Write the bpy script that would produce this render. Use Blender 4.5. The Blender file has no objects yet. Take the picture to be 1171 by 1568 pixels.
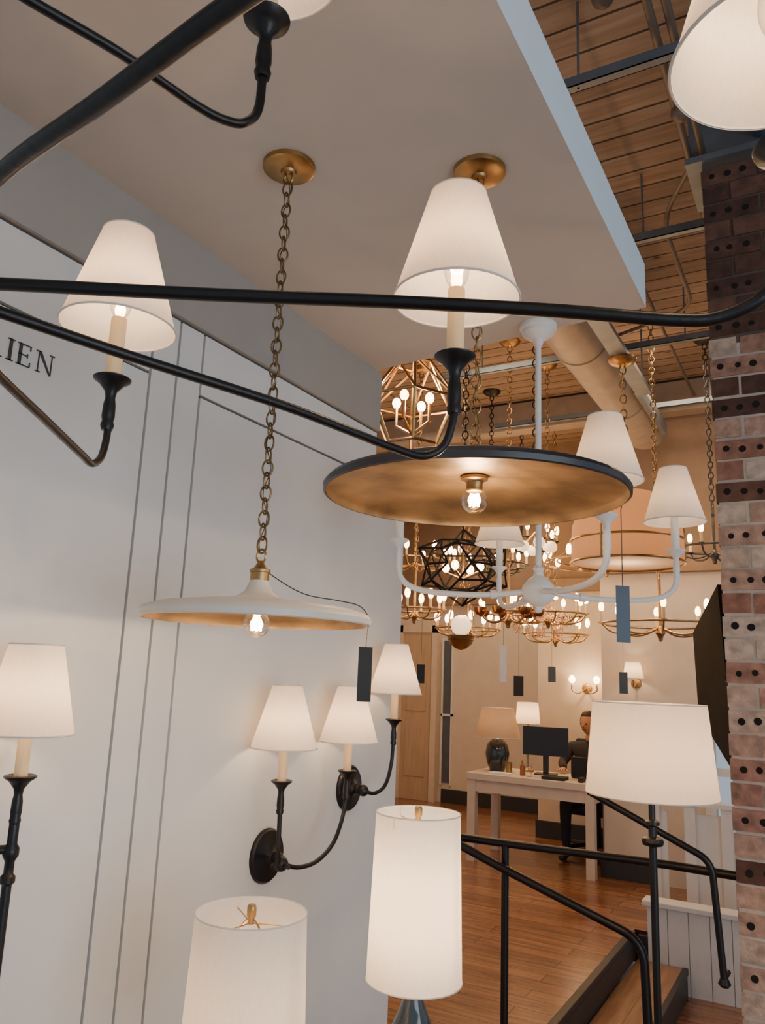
import bpy, bmesh, math, random
from mathutils import Vector, Matrix
random.seed(7)
YAW=math.radians(29.8); C,S=math.cos(YAW),math.sin(YAW)
def W(X,Y,Z=0.0):
    """survey (metres to the right, metres ahead of the standing point, height) -> room axes"""
    return Vector((C*X-S*Y, S*X+C*Y, Z))
col=bpy.context.scene.collection
# ---------------------------------------------------------------- materials
def M(name,color,rough=.5,metal=0,var=.06,scale=8,bump=.0,bscale=60,emit=None,es=0,spec=.5,stretch=None,coat=0):
    m=bpy.data.materials.new(name); m.use_nodes=True; nt=m.node_tree; b=nt.nodes['Principled BSDF']
    tc=nt.nodes.new('ShaderNodeTexCoord'); mp=nt.nodes.new('ShaderNodeMapping'); nt.links.new(tc.outputs['Object'],mp.inputs[0])
    if stretch: mp.inputs['Scale'].default_value=stretch
    n=nt.nodes.new('ShaderNodeTexNoise'); n.inputs['Scale'].default_value=scale; n.inputs['Detail'].default_value=4
    nt.links.new(mp.outputs[0],n.inputs['Vector'])
    r=nt.nodes.new('ShaderNodeValToRGB'); nt.links.new(n.outputs['Fac'],r.inputs[0])
    c=Vector(color); lo=c*(1-var*2); hi=c*(1+var*2)
    r.color_ramp.elements[0].position=.3; r.color_ramp.elements[1].position=.7
    r.color_ramp.elements[0].color=(*lo,1); r.color_ramp.elements[1].color=(*[min(1,q) for q in hi],1)
    nt.links.new(r.outputs[0],b.inputs['Base Color'])
    b.inputs['Roughness'].default_value=rough; b.inputs['Metallic'].default_value=metal
    b.inputs['Specular IOR Level'].default_value=spec; b.inputs['Coat Weight'].default_value=coat
    if bump:
        n2=nt.nodes.new('ShaderNodeTexNoise'); n2.inputs['Scale'].default_value=bscale; nt.links.new(mp.outputs[0],n2.inputs['Vector'])
        bp=nt.nodes.new('ShaderNodeBump'); bp.inputs['Strength'].default_value=bump; bp.inputs['Distance'].default_value=.01
        nt.links.new(n2.outputs['Fac'],bp.inputs['Height']); nt.links.new(bp.outputs[0],b.inputs['Normal'])
    if emit:
        b.inputs['Emission Color'].default_value=(*emit,1); b.inputs['Emission Strength'].default_value=es
    return m
def shade_mat(name,color,tcol,tf=.5,es=.0):
    m=bpy.data.materials.new(name); m.use_nodes=True; nt=m.node_tree; nt.nodes.clear()
    o=nt.nodes.new('ShaderNodeOutputMaterial'); d=nt.nodes.new('ShaderNodeBsdfDiffuse'); t=nt.nodes.new('ShaderNodeBsdfTranslucent')
    tc=nt.nodes.new('ShaderNodeTexCoord'); w=nt.nodes.new('ShaderNodeTexNoise'); w.inputs['Scale'].default_value=260
    mp=nt.nodes.new('ShaderNodeMapping'); mp.inputs['Scale'].default_value=(1,1,.25); nt.links.new(tc.outputs['Object'],mp.inputs[0]); nt.links.new(mp.outputs[0],w.inputs['Vector'])
    r=nt.nodes.new('ShaderNodeValToRGB'); nt.links.new(w.outputs['Fac'],r.inputs[0])
    r.color_ramp.elements[0].position=.3; r.color_ramp.elements[1].position=.7
    r.color_ramp.elements[0].color=(*[c*.9 for c in color],1); r.color_ramp.elements[1].color=(*color,1)
    nt.links.new(r.outputs[0],d.inputs['Color']); t.inputs['Color'].default_value=(*tcol,1)
    mx=nt.nodes.new('ShaderNodeMixShader'); mx.inputs[0].default_value=tf
    nt.links.new(d.outputs[0],mx.inputs[1]); nt.links.new(t.outputs[0],mx.inputs[2]); nt.links.new(mx.outputs[0],o.inputs[0])
    return m
def glass_mat(name,tint=(1,1,1),refl=.12):
    m=bpy.data.materials.new(name); m.use_nodes=True; nt=m.node_tree; nt.nodes.clear()
    o=nt.nodes.new('ShaderNodeOutputMaterial'); t=nt.nodes.new('ShaderNodeBsdfTransparent'); g=nt.nodes.new('ShaderNodeBsdfGlossy')
    t.inputs[0].default_value=(*tint,1); g.inputs['Roughness'].default_value=.03
    lw=nt.nodes.new('ShaderNodeLayerWeight'); lw.inputs[0].default_value=.25+refl
    mx=nt.nodes.new('ShaderNodeMixShader'); nt.links.new(lw.outputs['Facing'],mx.inputs[0])
    nt.links.new(t.outputs[0],mx.inputs[1]); nt.links.new(g.outputs[0],mx.inputs[2]); nt.links.new(mx.outputs[0],o.inputs[0]); return m
def plank_mat(name,c1,c2,gap,width,row,rough,coat=0,rot=0,msize=.004,knots=.35):
    m=bpy.data.materials.new(name); m.use_nodes=True; nt=m.node_tree; b=nt.nodes['Principled BSDF']
    tc=nt.nodes.new('ShaderNodeTexCoord'); mp=nt.nodes.new('ShaderNodeMapping'); mp.inputs['Rotation'].default_value=(0,0,rot)
    nt.links.new(tc.outputs['Object'],mp.inputs[0])
    br=nt.nodes.new('ShaderNodeTexBrick'); br.inputs['Scale'].default_value=1; br.inputs['Brick Width'].default_value=width; br.inputs['Row Height'].default_value=row
    br.inputs['Mortar Size'].default_value=msize; br.inputs['Color1'].default_value=(*c1,1); br.inputs['Color2'].default_value=(*c2,1); br.inputs['Mortar'].default_value=(*gap,1)
    br.offset=.37; nt.links.new(mp.outputs[0],br.inputs['Vector'])
    mp2=nt.nodes.new('ShaderNodeMapping'); mp2.inputs['Scale'].default_value=(1.2,14,1); nt.links.new(mp.outputs[0],mp2.inputs[0])
    n=nt.nodes.new('ShaderNodeTexNoise'); n.inputs['Scale'].default_value=2.2; n.inputs['Detail'].default_value=8; nt.links.new(mp2.outputs[0],n.inputs['Vector'])
    r=nt.nodes.new('ShaderNodeValToRGB'); r.color_ramp.elements[0].position=.35; r.color_ramp.elements[1].position=.65
    k=1-knots; r.color_ramp.elements[0].color=(k,k*.93,k*.86,1); r.color_ramp.elements[1].color=(1,1,1,1); nt.links.new(n.outputs['Fac'],r.inputs[0])
    mx=nt.nodes.new('ShaderNodeMixRGB'); mx.blend_type='MULTIPLY'; mx.inputs[0].default_value=1
    nt.links.new(br.outputs['Color'],mx.inputs[1]); nt.links.new(r.outputs[0],mx.inputs[2])
    v=nt.nodes.new('ShaderNodeTexVoronoi'); mp3=nt.nodes.new('ShaderNodeMapping'); mp3.inputs['Scale'].default_value=(1.6,3.6,1); nt.links.new(mp.outputs[0],mp3.inputs[0]); nt.links.new(mp3.outputs[0],v.inputs['Vector']); v.inputs['Scale'].default_value=1.3
    r2=nt.nodes.new('ShaderNodeValToRGB'); r2.color_ramp.elements[0].position=.03; r2.color_ramp.elements[1].position=.09
    r2.color_ramp.elements[0].color=(.3,.22,.16,1); r2.color_ramp.elements[1].color=(1,1,1,1); nt.links.new(v.outputs['Distance'],r2.inputs[0])
    mx2=nt.nodes.new('ShaderNodeMixRGB'); mx2.blend_type='MULTIPLY'; mx2.inputs[0].default_value=1
    nt.links.new(mx.outputs[0],mx2.inputs[1]); nt.links.new(r2.outputs[0],mx2.inputs[2]); nt.links.new(mx2.outputs[0],b.inputs['Base Color'])
    b.inputs['Roughness'].default_value=rough; b.inputs['Coat Weight'].default_value=coat; b.inputs['Coat Roughness'].default_value=.2
    bp=nt.nodes.new('ShaderNodeBump'); bp.inputs['Strength'].default_value=.4; bp.inputs['Distance'].default_value=.004; bp.invert=True
    nt.links.new(br.outputs['Fac'],bp.inputs['Height']); nt.links.new(bp.outputs[0],b.inputs['Normal'])
    return m
m_wall=M('paint_white',(.68,.685,.68),.5,var=.01,bump=.02,bscale=200)
m_groove=M('groove_shadow_paint',(.07,.065,.06),.7)
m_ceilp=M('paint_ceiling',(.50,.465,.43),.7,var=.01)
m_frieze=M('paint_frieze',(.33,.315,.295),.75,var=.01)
m_fascia=M('fascia_window_lit',(.66,.72,.78),.6,var=.01)  # blue-white: window light on the soffit sides put into the colour
m_cream=M('paint_cream',(.66,.57,.47),.6,var=.02)
m_tan=M('paint_tan',(.27,.18,.115),.7,var=.05)
m_black=M('black_iron',(.014,.013,.014),.34,.4,var=.1,bump=.05,bscale=120)
m_blackp=M('black_paint',(.03,.029,.03),.45)
m_matte=M('black_matte_board',(.02,.018,.017),.9,spec=.1)
m_brass=M('antique_brass',(.42,.26,.11),.36,1,var=.08,scale=30)
m_chain=M('chain_brass',(.22,.15,.08),.4,1,var=.1,scale=40)
m_gold=M('gold_leaf',(.27,.165,.075),.5,.5,var=.26,scale=9,bump=.6,bscale=14)
m_wmetal=M('plaster_white',(.74,.73,.71),.5,var=.02)
m_dishw=M('dish_white_enamel',(.70,.65,.58),.4,var=.02)
m_dishb=M('dish_black_enamel',(.025,.028,.034),.33,var=.05)
m_candle=M('candle_sleeve',(.85,.60,.32),.5,var=.03)  # warm orange: the bulb's glow in the sleeve put into the colour
m_shade=shade_mat('linen_shade',(.86,.83,.79),(.97,.84,.70),.40)
m_shadeL=shade_mat('linen_shade_large',(.84,.83,.81),(.97,.88,.77),.42)
m_shadeT=shade_mat('linen_shade_taupe',(.42,.33,.25),(.6,.42,.28),.3)
m_trim=M('shade_trim',(.72,.66,.6),.8,var=.02)
m_glass=glass_mat('clear_glass')
m_fil=M('filament',(1,.6,.3),.5,emit=(1,.66,.32),es=260)
m_bulb=M('warm_bulb',(1,.8,.6),.5,emit=(1,.60,.28),es=18)
m_globe=M('opal_globe',(1,.9,.8),.3,emit=(1,.66,.36),es=1.6)
m_cup=M('copper_cup',(.40,.16,.05),.25,1,var=.1)
m_amber=M('amber_glass',(.30,.10,.03),.15,.3,var=.1)
m_tagd=M('tag_charcoal',(.022,.022,.023),.7)
m_tagb=M('tag_slate',(.085,.105,.135),.6)
m_tagw=M('tag_white',(.7,.71,.73),.6)
m_floor=plank_mat('oak_floor',(.29,.115,.043),(.42,.19,.08),(.06,.022,.01),1.5,.13,.27,.35,rot=0,msize=.003,knots=.5)
m_tread=plank_mat('oak_tread',(.34,.18,.09),(.42,.23,.115),(.12,.06,.03),1.6,.3,.4,.1,rot=math.pi/2,msize=.002)
m_ceil=plank_mat('plank_ceiling',(.33,.235,.165),(.41,.30,.215),(.05,.034,.024),3.6,.155,.75,rot=0,msize=.007,knots=.28)
m_galv=M('galvanised_steel',(.20,.23,.26),.45,.6,var=.08)
m_duct=M('painted_duct',(.36,.29,.23),.5,.2,var=.05)
m_pipe=M('painted_conduit',(.17,.13,.10),.5,.3)
m_bead=M('beadboard_paint',(.74,.72,.69),.5,var=.02)
m_desk=M('desk_cream',(.66,.55,.44),.45,var=.03)
m_skin=M('skin',(.50,.26,.16),.5,var=.04)
m_hair=M('hair_dark',(.05,.02,.012),.6,var=.2,scale=60)
m_cloth=M('clothes_dark',(.03,.03,.035),.85,bump=.1)
m_screen=M('monitor_black',(.015,.016,.018),.3)
m_door=M('door_tan',(.50,.37,.25),.5,var=.05,scale=4,stretch=(6,6,.6))
m_mort=M('mortar',(.47,.40,.34),.9,bump=.4)
m_bricks=[M('brick_%d'%i,c,.9,var=.18,scale=22,bump=.6,bscale=45) for i,c in enumerate([(.31,.165,.12),(.38,.24,.18),(.41,.30,.235),(.27,.13,.092),(.45,.36,.295)])]
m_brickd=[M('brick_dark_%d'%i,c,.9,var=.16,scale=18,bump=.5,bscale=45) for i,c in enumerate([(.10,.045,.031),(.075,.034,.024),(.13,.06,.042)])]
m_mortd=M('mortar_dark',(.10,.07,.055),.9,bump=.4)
m_hole=M('brick_hole_shade',(.012,.008,.007),1)  # near-black that paints the shade inside the brick holes
m_ink=M('sign_ink',(.05,.045,.05),.5)
# ---------------------------------------------------------------- geometry helpers
def grp(name,loc=(0,0,0)):
    e=bpy.data.objects.new(name,None); e.empty_display_size=.1; e.location=loc; col.objects.link(e); return e
def mk(name,parent,verts,faces,mat,smooth=True,weld=False,mats=None,fm=None):
    L=Vector(parent.location) if parent else Vector((0,0,0))
    me=bpy.data.meshes.new(name); me.from_pydata([Vector(v)-L for v in verts],[],faces)
    for q in (mats or [mat]): me.materials.append(q)
    if fm:
        for p,i in zip(me.polygons,fm): p.material_index=i
    bm=bmesh.new(); bm.from_mesh(me)
    if weld: bmesh.ops.remove_doubles(bm,verts=bm.verts,dist=1e-5)
    bmesh.ops.recalc_face_normals(bm,faces=bm.faces)
    if smooth:
        for f in bm.faces: f.smooth=True
        for e in bm.edges:
            if len(e.link_faces)==2 and e.calc_face_angle(0)>.7: e.smooth=False
    bm.to_mesh(me); bm.free()
    o=bpy.data.objects.new(name,me); col.objects.link(o)
    if parent: o.parent=parent
    return o
def lathe(name,parent,c,prof,mat,seg=40,axis=None):
    R=Matrix.Identity(3)
    if axis is not None: R=Vector((0,0,1)).rotation_difference(Vector(axis).normalized()).to_matrix()
    c=Vector(c); vs=[];fs=[]
    for r,z in prof:
        for k in range(seg):
            a=2*math.pi*k/seg; vs.append(c+R@Vector((max(r,1e-6)*math.cos(a),max(r,1e-6)*math.sin(a),z)))
    for i in range(len(prof)-1):
        for k in range(seg):
            k2=(k+1)%seg; fs.append((i*seg+k,i*seg+k2,(i+1)*seg+k2,(i+1)*seg+k))
    return mk(name,parent,vs,fs,mat,weld=False if min(p[0] for p in prof)>1e-4 else True)
def tube_data(pts,rad,sides=10,closed=False,off=0):
    pts=[Vector(p) for p in pts]; n=len(pts); vs=[];fs=[]
    rr=rad if isinstance(rad,(list,tuple)) else [rad]*n
    t=[]
    for i in range(n):
        if closed: d=pts[(i+1)%n]-pts[i-1]
        else: d=pts[min(i+1,n-1)]-pts[max(i-1,0)]
        t.append(d.normalized())
    u=t[0].orthogonal().normalized()
    for i in range(n):
        u=(u-t[i]*u.dot(t[i])).normalized(); v=t[i].cross(u)
        for k in range(sides):
            a=2*math.pi*k/sides; vs.append(pts[i]+(u*math.cos(a)+v*math.sin(a))*rr[i])
    m=n if closed else n-1
    for i in range(m):
        j=(i+1)%n
        for k in range(sides):
            k2=(k+1)%sides; fs.append((off+i*sides+k,off+i*sides+k2,off+j*sides+k2,off+j*sides+k))
    if not closed:
        fs.append(tuple(off+k for k in range(sides))[::-1]); fs.append(tuple(off+(n-1)*sides+k for k in range(sides)))
    return vs,fs
def tube(name,parent,pts,rad,mat,sides=12,closed=False):
    v,f=tube_data(pts,rad,sides,closed); return mk(name,parent,v,f,mat)
def tubes(name,parent,segs,rad,mat,sides=6):
    V=[];F=[]
    for s in segs:
        v,f=tube_data(s,rad,sides,False,len(V)); V+=v;F+=f
    return mk(name,parent,V,F,mat)
def cr(pts,n=8):
    pts=[Vector(p) for p in pts]; P=[pts[0]*2-pts[1]]+pts+[pts[-1]*2-pts[-2]]; out=[]
    for i in range(1,len(P)-2):
        for k in range(n):
            t=k/n; a,b,c,d=P[i-1],P[i],P[i+1],P[i+2]
            out.append(.5*((2*b)+(c-a)*t+(2*a-5*b+4*c-d)*t*t+(3*b-a-3*c+d)*t**3))
    out.append(pts[-1]); return out
def fillet(pts,r,n=8):
    pts=[Vector(p) for p in pts]; out=[pts[0]]
    for i in range(1,len(pts)-1):
        a,b,c=pts[i-1],pts[i],pts[i+1]; d1=(a-b);d2=(c-b); q=min(r,d1.length*.49,d2.length*.49)
        p0=b+d1.normalized()*q; p1=b+d2.normalized()*q
        for k in range(n+1):
            t=k/n; out.append(p0*(1-t)**2+b*2*t*(1-t)+p1*t*t)
    out.append(pts[-1]); return out
def box(name,parent,a,b,mat,bevel=0):
    a,b=Vector([min(p,q) for p,q in zip(a,b)]),Vector([max(p,q) for p,q in zip(a,b)])
    vs=[(x,y,z) for x in(a.x,b.x) for y in(a.y,b.y) for z in(a.z,b.z)]
    fs=[(0,1,3,2),(4,6,7,5),(0,4,5,1),(2,3,7,6),(0,2,6,4),(1,5,7,3)]
    o=mk(name,parent,vs,fs,mat,smooth=False)
    if bevel:
        md=o.modifiers.new('bevel','BEVEL'); md.width=bevel; md.segments=2
    return o
def boxes(name,parent,lst,mat,mats=None,idx=None):
    V=[];F=[];I=[]
    for n,(a,b) in enumerate(lst):
        o=len(V); V+=[(x,y,z) for x in(a[0],b[0]) for y in(a[1],b[1]) for z in(a[2],b[2])]
        F+=[tuple(o+q for q in f) for f in [(0,1,3,2),(4,6,7,5),(0,4,5,1),(2,3,7,6),(0,2,6,4),(1,5,7,3)]]
        I+=[(idx[n] if idx else 0)]*6
    return mk(name,parent,V,F,mat,smooth=False,mats=mats,fm=I if idx else None)
def ball(name,parent,c,r,mat,sz=1,seg=20):
    prof=[(r*math.sin(math.pi*i/10),-r*sz*math.cos(math.pi*i/10)) for i in range(11)]
    return lathe(name,parent,c,prof,mat,seg)
def balls(name,parent,cs,r,mat,sz=1,seg=10):
    V=[];F=[]
    for c in cs:
        o=len(V); c=Vector(c); n=6
        for i in range(n+1):
            for k in range(seg):
                a=2*math.pi*k/seg; q=math.pi*i/n
                V.append(c+Vector((max(r*math.sin(q),1e-5)*math.cos(a),max(r*math.sin(q),1e-5)*math.sin(a),-r*sz*math.cos(q))))
        for i in range(n):
            for k in range(seg):
                k2=(k+1)%seg; F.append((o+i*seg+k,o+i*seg+k2,o+(i+1)*seg+k2,o+(i+1)*seg+k))
    return mk(name,parent,V,F,mat)
def chain(name,parent,p0,p1,mat,L=.034,wd=.0105,w=.0021):
    p0,p1=Vector(p0),Vector(p1); d=(p1-p0); n=max(2,int(d.length/(L*.78))); V=[];F=[]
    z=d.normalized(); x=z.orthogonal().normalized(); y=z.cross(x)
    for i in range(n):
        c=p0+d*((i+.5)/n); q=i%2; ang=.5+q*math.pi/2+random.uniform(-.2,.2); u=x*math.cos(ang)+y*math.sin(ang)
        pts=[]
        for k in range(14):
            a=2*math.pi*k/14; pts.append(c+u*(wd*math.cos(a))+z*((L/2)*math.sin(a)*(1.0)))
        v,f=tube_data(pts,w,6,True,len(V)); V+=v;F+=f
    return mk(name,parent,V,F,mat)
def plight(name,parent,loc,e,color=(1,.62,.32),r=.012):
    l=bpy.data.lights.new(name,'POINT'); l.energy=e; l.color=color; l.shadow_soft_size=r
    o=bpy.data.objects.new(name,l); col.objects.link(o)
    o.location=Vector(loc)-(Vector(parent.location) if parent else Vector((0,0,0)))
    if parent:o.parent=parent
    return o
def ring(c,r,z=None,n=40):
    return [Vector((c[0]+r*math.cos(2*math.pi*k/n),c[1]+r*math.sin(2*math.pi*k/n),c[2])) for k in range(n)]
def shade(parent,c,rb,rt,h,mat,e,nm='shade',lz=.5,spider=True):
    """c: centre of the bottom rim"""
    c=Vector(c); lathe(nm,parent,c,[(rb,0),(rb*.75+rt*.25,h*.25),(rb*.5+rt*.5,h*.5),(rb*.25+rt*.75,h*.75),(rt,h)],mat,56)
    tube(nm+'_rim_bottom',parent,ring(c+Vector((0,0,.002)),rb,n=56),.0016,m_trim,6,True)
    tube(nm+'_rim_top',parent,ring(c+Vector((0,0,h-.002)),rt,n=56),.0016,m_trim,6,True)
    if spider:
        t=c+Vector((0,0,h*.93)); tubes(nm+'_spider',parent,[[t,t+Vector((rt*math.cos(a),rt*math.sin(a),0))] for a in (0.4,2.5,4.6)],.0012,m_brass)
    if e: plight(nm+'_lamp',parent,c+Vector((0,0,h*lz)),e)
def candle(parent,c,iron,e,i=1,rb=.089,rt=.040,h=.168,lift=.085,sh=True):
    """candle cup with sleeve, bulb and cone shade; c = top of the drip pan"""
    c=Vector(c); n='_%d'%i
    lathe('cup'+n,parent,c,[(0,-.082),(.0085,-.082),(.0105,-.074),(.0085,-.068),(.010,-.060),(.0095,-.042),(.0075,-.030),(.009,-.020),(.019,-.007),(.028,-.001),(.029,.002),(.026,.004),(.016,.001),(0,.001)],iron,32)
    lathe('sleeve'+n,parent,c,[(.0122,0),(.0122,.10),(.0118,.103),(0,.103)],m_candle if iron is not m_wmetal else m_wmetal,24)
    if sh:
        ball('bulb_core'+n,parent,c+Vector((0,0,.117)),.0085,m_bulb,1.5,14)
        ball('bulb_glass'+n,parent,c+Vector((0,0,.134)),.018,m_glass,1.75,18)
        shade(parent,c+Vector((0,0,lift)),rb,rt,h,m_shade,0,'shade'+n)
        if e: plight('lamp'+n,parent,c+Vector((0,0,.148)),e*1.05,(1,.67,.39),.010)
# ---------------------------------------------------------------- room shell
ZL=-.33
box('wall_left',None,(-1.55,-1.6,ZL),(-1.412,2.38,2.72),m_groove)
pb=grp('trim_wall_panels',(-1.41,0,1))
boxes('panels',pb,[((-1.412,-1.6,ZL),(-1.40,1.275,2.2955)),((-1.412,1.283,ZL),(-1.40,1.362,2.47)),((-1.412,1.370,ZL),(-1.40,1.450,2.47)),((-1.412,1.458,ZL),(-1.40,2.617,2.2955)),
 ((-1.412,-1.6,2.3035),(-1.40,1.275,2.47)),((-1.412,1.458,2.3035),(-1.40,2.38,2.47))],m_wall)
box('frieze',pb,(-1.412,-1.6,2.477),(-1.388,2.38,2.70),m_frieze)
box('wall_left_return',None,(-1.55,2.38,ZL),(-1.412,2.617,2.297),m_wall)
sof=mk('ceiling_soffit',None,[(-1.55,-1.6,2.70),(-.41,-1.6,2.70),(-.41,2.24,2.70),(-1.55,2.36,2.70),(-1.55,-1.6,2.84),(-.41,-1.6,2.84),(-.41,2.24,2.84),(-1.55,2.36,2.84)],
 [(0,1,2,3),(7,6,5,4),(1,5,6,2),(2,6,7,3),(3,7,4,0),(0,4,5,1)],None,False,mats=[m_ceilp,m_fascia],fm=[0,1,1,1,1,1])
box('ceiling',None,(-5.4,-2,4.3),(3.2,10.1,4.4),m_ceil)
box('floor',None,(-5.4,3.3,-.2),(-1.27,5.85,0),m_floor)
box('floor_back',None,(-5.4,5.85,-.2),(3.2,10.1,0),m_floor)
box('floor_lower',None,(-1.6,-2,ZL-.1),(3.2,5.85,ZL),m_floor)
box('floor_side',None,(-5.4,2.3,-.2),(-1.27,3.3,-.001),m_floor)
st=grp('step_platform',(-1.1,4.6,-.2))
box('tread',st,(-1.25,3.62,-.30),(-.95,5.80,-.165),m_tread,.004)
box('nosing_upper',st,(-1.30,3.6,-.03),(-1.255,5.80,.004),m_blackp,.004)
box('riser_upper',st,(-1.268,3.6,-.16),(-1.256,5.80,-.03),m_blackp)
box('nosing_lower',st,(-.965,3.62,-.20),(-.93,5.80,-.160),m_blackp,.004)
box('riser_lower',st,(-.949,3.62,ZL),(-.938,5.80,-.20),m_blackp)
ZH=2.66
def wall2(name,a,b):
    box(name,None,(a[0],a[1],0),(b[0],b[1],ZH),m_cream); box(name+'_upper',None,(a[0],a[1],ZH),(b[0],b[1],4.3),m_tan)
wall2('wall_back_recess',(-5.4,9.9),(-2.8,10.05))
wall2('wall_back',(-2.82,8.5),(-1.7,8.65))
wall2('wall_recess_side',(-2.82,8.65),(-2.72,9.9))
wall2('wall_office_left',(-5.4,2.3),(-5.25,9.9))
DX0,DX1=-.97,-.25
box('wall_rear_left',None,(-1.8,7.2,0),(DX0,7.35,ZH),m_cream)
box('wall_rear_over_door',None,(DX0,7.2,2.15),(DX1,7.35,ZH),m_cream)
box('wall_rear_right',None,(DX1,7.2,0),(3.2,7.35,ZH),m_cream)
box('wall_rear_upper',None,(-1.8,7.2,ZH),(3.2,7.35,4.3),m_tan)
box('wall_rear_return',None,(-1.8,7.35,0),(-1.7,8.5,4.3),m_cream)
box('trim_1',None,(-2.85,8.42,2.58),(-1.8,8.5,2.72),m_tan,.005)
box('trim_2',None,(-1.85,7.10,2.58),(3.2,7.2,2.72),m_tan,.005)
box('trim_3',None,(-5.25,9.80,2.58),(-2.82,9.9,2.72),m_tan,.005)
box('trim_4',None,(-5.25,7.0,4.0),(3.2,7.18,4.28),m_duct,.01)
box('baseboard_back',None,(-2.84,8.47,0),(-1.8,8.5,.17),m_blackp,.003)
box('baseboard_rear',None,(-1.83,7.17,0),(-1.36,7.2,.15),m_blackp,.003)
box('baseboard_recess',None,(-4.6,9.87,0),(-2.82,9.9,.17),m_blackp,.003)
d=grp('door_1',(-.6,7.2,0))
boxes('frame',d,[((DX0,7.16,0),(DX0+.08,7.3,2.15)),((DX1-.08,7.16,0),(DX1,7.3,2.15)),((DX0,7.16,2.07),(DX1,7.3,2.15)),((DX0+.08,7.2,0),(DX1-.08,7.26,.16)),((DX0+.08,7.2,.9),(DX1-.08,7.26,.96)),((-.63,7.2,0),(-.59,7.26,2.07))],m_bead)
box('pane',d,(DX0+.08,7.225,.16),(DX1-.08,7.235,2.07),m_glass)
g=grp('balustrade_white',(-1.1,6.7,0))
boxes('posts',g,[((-1.32,6.66,0),(-1.24,6.74,.72)),((-1.06,6.66,0),(-.98,6.74,.72)),((-.80,6.66,0),(-.72,6.74,.72))],m_bead)
boxes('panel_and_cap',g,[((-1.24,6.69,0),(-1.19,6.71,.66)),((-.98,6.69,0),(-.80,6.71,.66)),((-1.34,6.65,.72),(-.70,6.75,.75))],m_bead)
d=grp('door_2',(-5.0,9.8,0))
box('leaf',d,(-5.2,9.80,0),(-4.72,9.86,2.2),m_door,.004)
boxes('casing',d,[((-5.25,9.78,0),(-5.19,9.9,2.3)),((-4.74,9.78,0),(-4.66,9.9,2.3)),((-5.25,9.78,2.2),(-4.66,9.9,2.3))],m_desk)
boxes('panels',d,[((-5.12,9.79,.3),(-4.82,9.80,1.0)),((-5.12,9.79,1.15),(-4.82,9.80,2.0))],m_door)
g=grp('window_1',(-4.5,9.88,1.2)); box('dark_pane',g,(-4.60,9.88,.25),(-4.48,9.895,2.1),m_tagb)
boxes('sash',g,[((-4.62,9.86,.22),(-4.60,9.9,2.13)),((-4.48,9.86,.22),(-4.46,9.9,2.13)),((-4.62,9.86,1.1),(-4.46,9.9,1.13))],m_bead)
b=grp('wall_low_beadboard',(-.8,5.83,0))
bl=[]; x=-1.18
while x<.6:
    bl.append(((x,5.815,ZL),(x+.125,5.835,.17))); x+=.13
boxes('boards',b,bl,m_bead)
box('core',b,(-1.18,5.828,ZL),(.62,5.90,.17),m_bead); box('cap',b,(-1.21,5.79,.17),(.62,5.94,.205),m_bead,.006)
box('end_post',b,(-1.24,5.80,ZL),(-1.185,5.92,-.02),m_blackp)
# brick column
bx=[];ix=[];holes=[]
bc=grp('brick_column',(.0,3.5,2)); pitch=.0885; ZB=3.86; rows=int((ZB-ZL)/pitch)
for r in range(rows):
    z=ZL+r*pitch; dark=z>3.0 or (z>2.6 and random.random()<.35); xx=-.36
    first=True
    while xx<.5:
        w=.218 if not(first and r%2) else .105
        first=False; x1=min(xx+w,.5); dy=random.uniform(-.005,.005); cz=random.uniform(-.002,.002)
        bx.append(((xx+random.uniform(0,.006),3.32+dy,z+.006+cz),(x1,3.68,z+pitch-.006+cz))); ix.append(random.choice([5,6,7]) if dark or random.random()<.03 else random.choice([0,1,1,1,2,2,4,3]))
        if r%2==0:
            for hx in (.045,.105,.165):
                if xx+hx<x1-.02: holes.append((xx+hx+random.uniform(-.006,.006),3.32+dy,z+pitch/2+random.uniform(-.004,.004),random.uniform(.011,.0145)))
        xx=x1+.010
boxes('bricks',bc,bx,None,mats=m_bricks+m_brickd,idx=ix)
box('mortar_core',bc,(-.352,3.326,ZL),(.495,3.67,3.0),m_mort)
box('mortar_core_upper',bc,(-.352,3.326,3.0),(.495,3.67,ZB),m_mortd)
V=[];F=[]
for h in holes:
    o=len(V)
    for y in(-.0015,.01):
        for k in range(12):
            a=2*math.pi*k/12; V.append((h[0]+h[3]*math.cos(a),h[1]+y,h[2]+h[3]*math.sin(a)))
    F.append(tuple(range(o,o+12)))
    for k in range(12): F.append((o+k,o+(k+1)%12,o+12+(k+1)%12,o+12+k))
mk('hole_shade_discs',bc,V,F,m_hole,False)  # dark discs on the brick faces, painted shade in place of open holes
g=grp('ceiling_beam_steel',(0,3.5,4.0))
boxes('i_beam',g,[((-.42,3.3,ZB),(.6,3.7,ZB+.03)),((-.42,3.47,ZB+.03),(3.0,3.53,4.27)),((-.42,3.3,4.27),(3.0,3.7,4.3))],m_galv)
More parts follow.
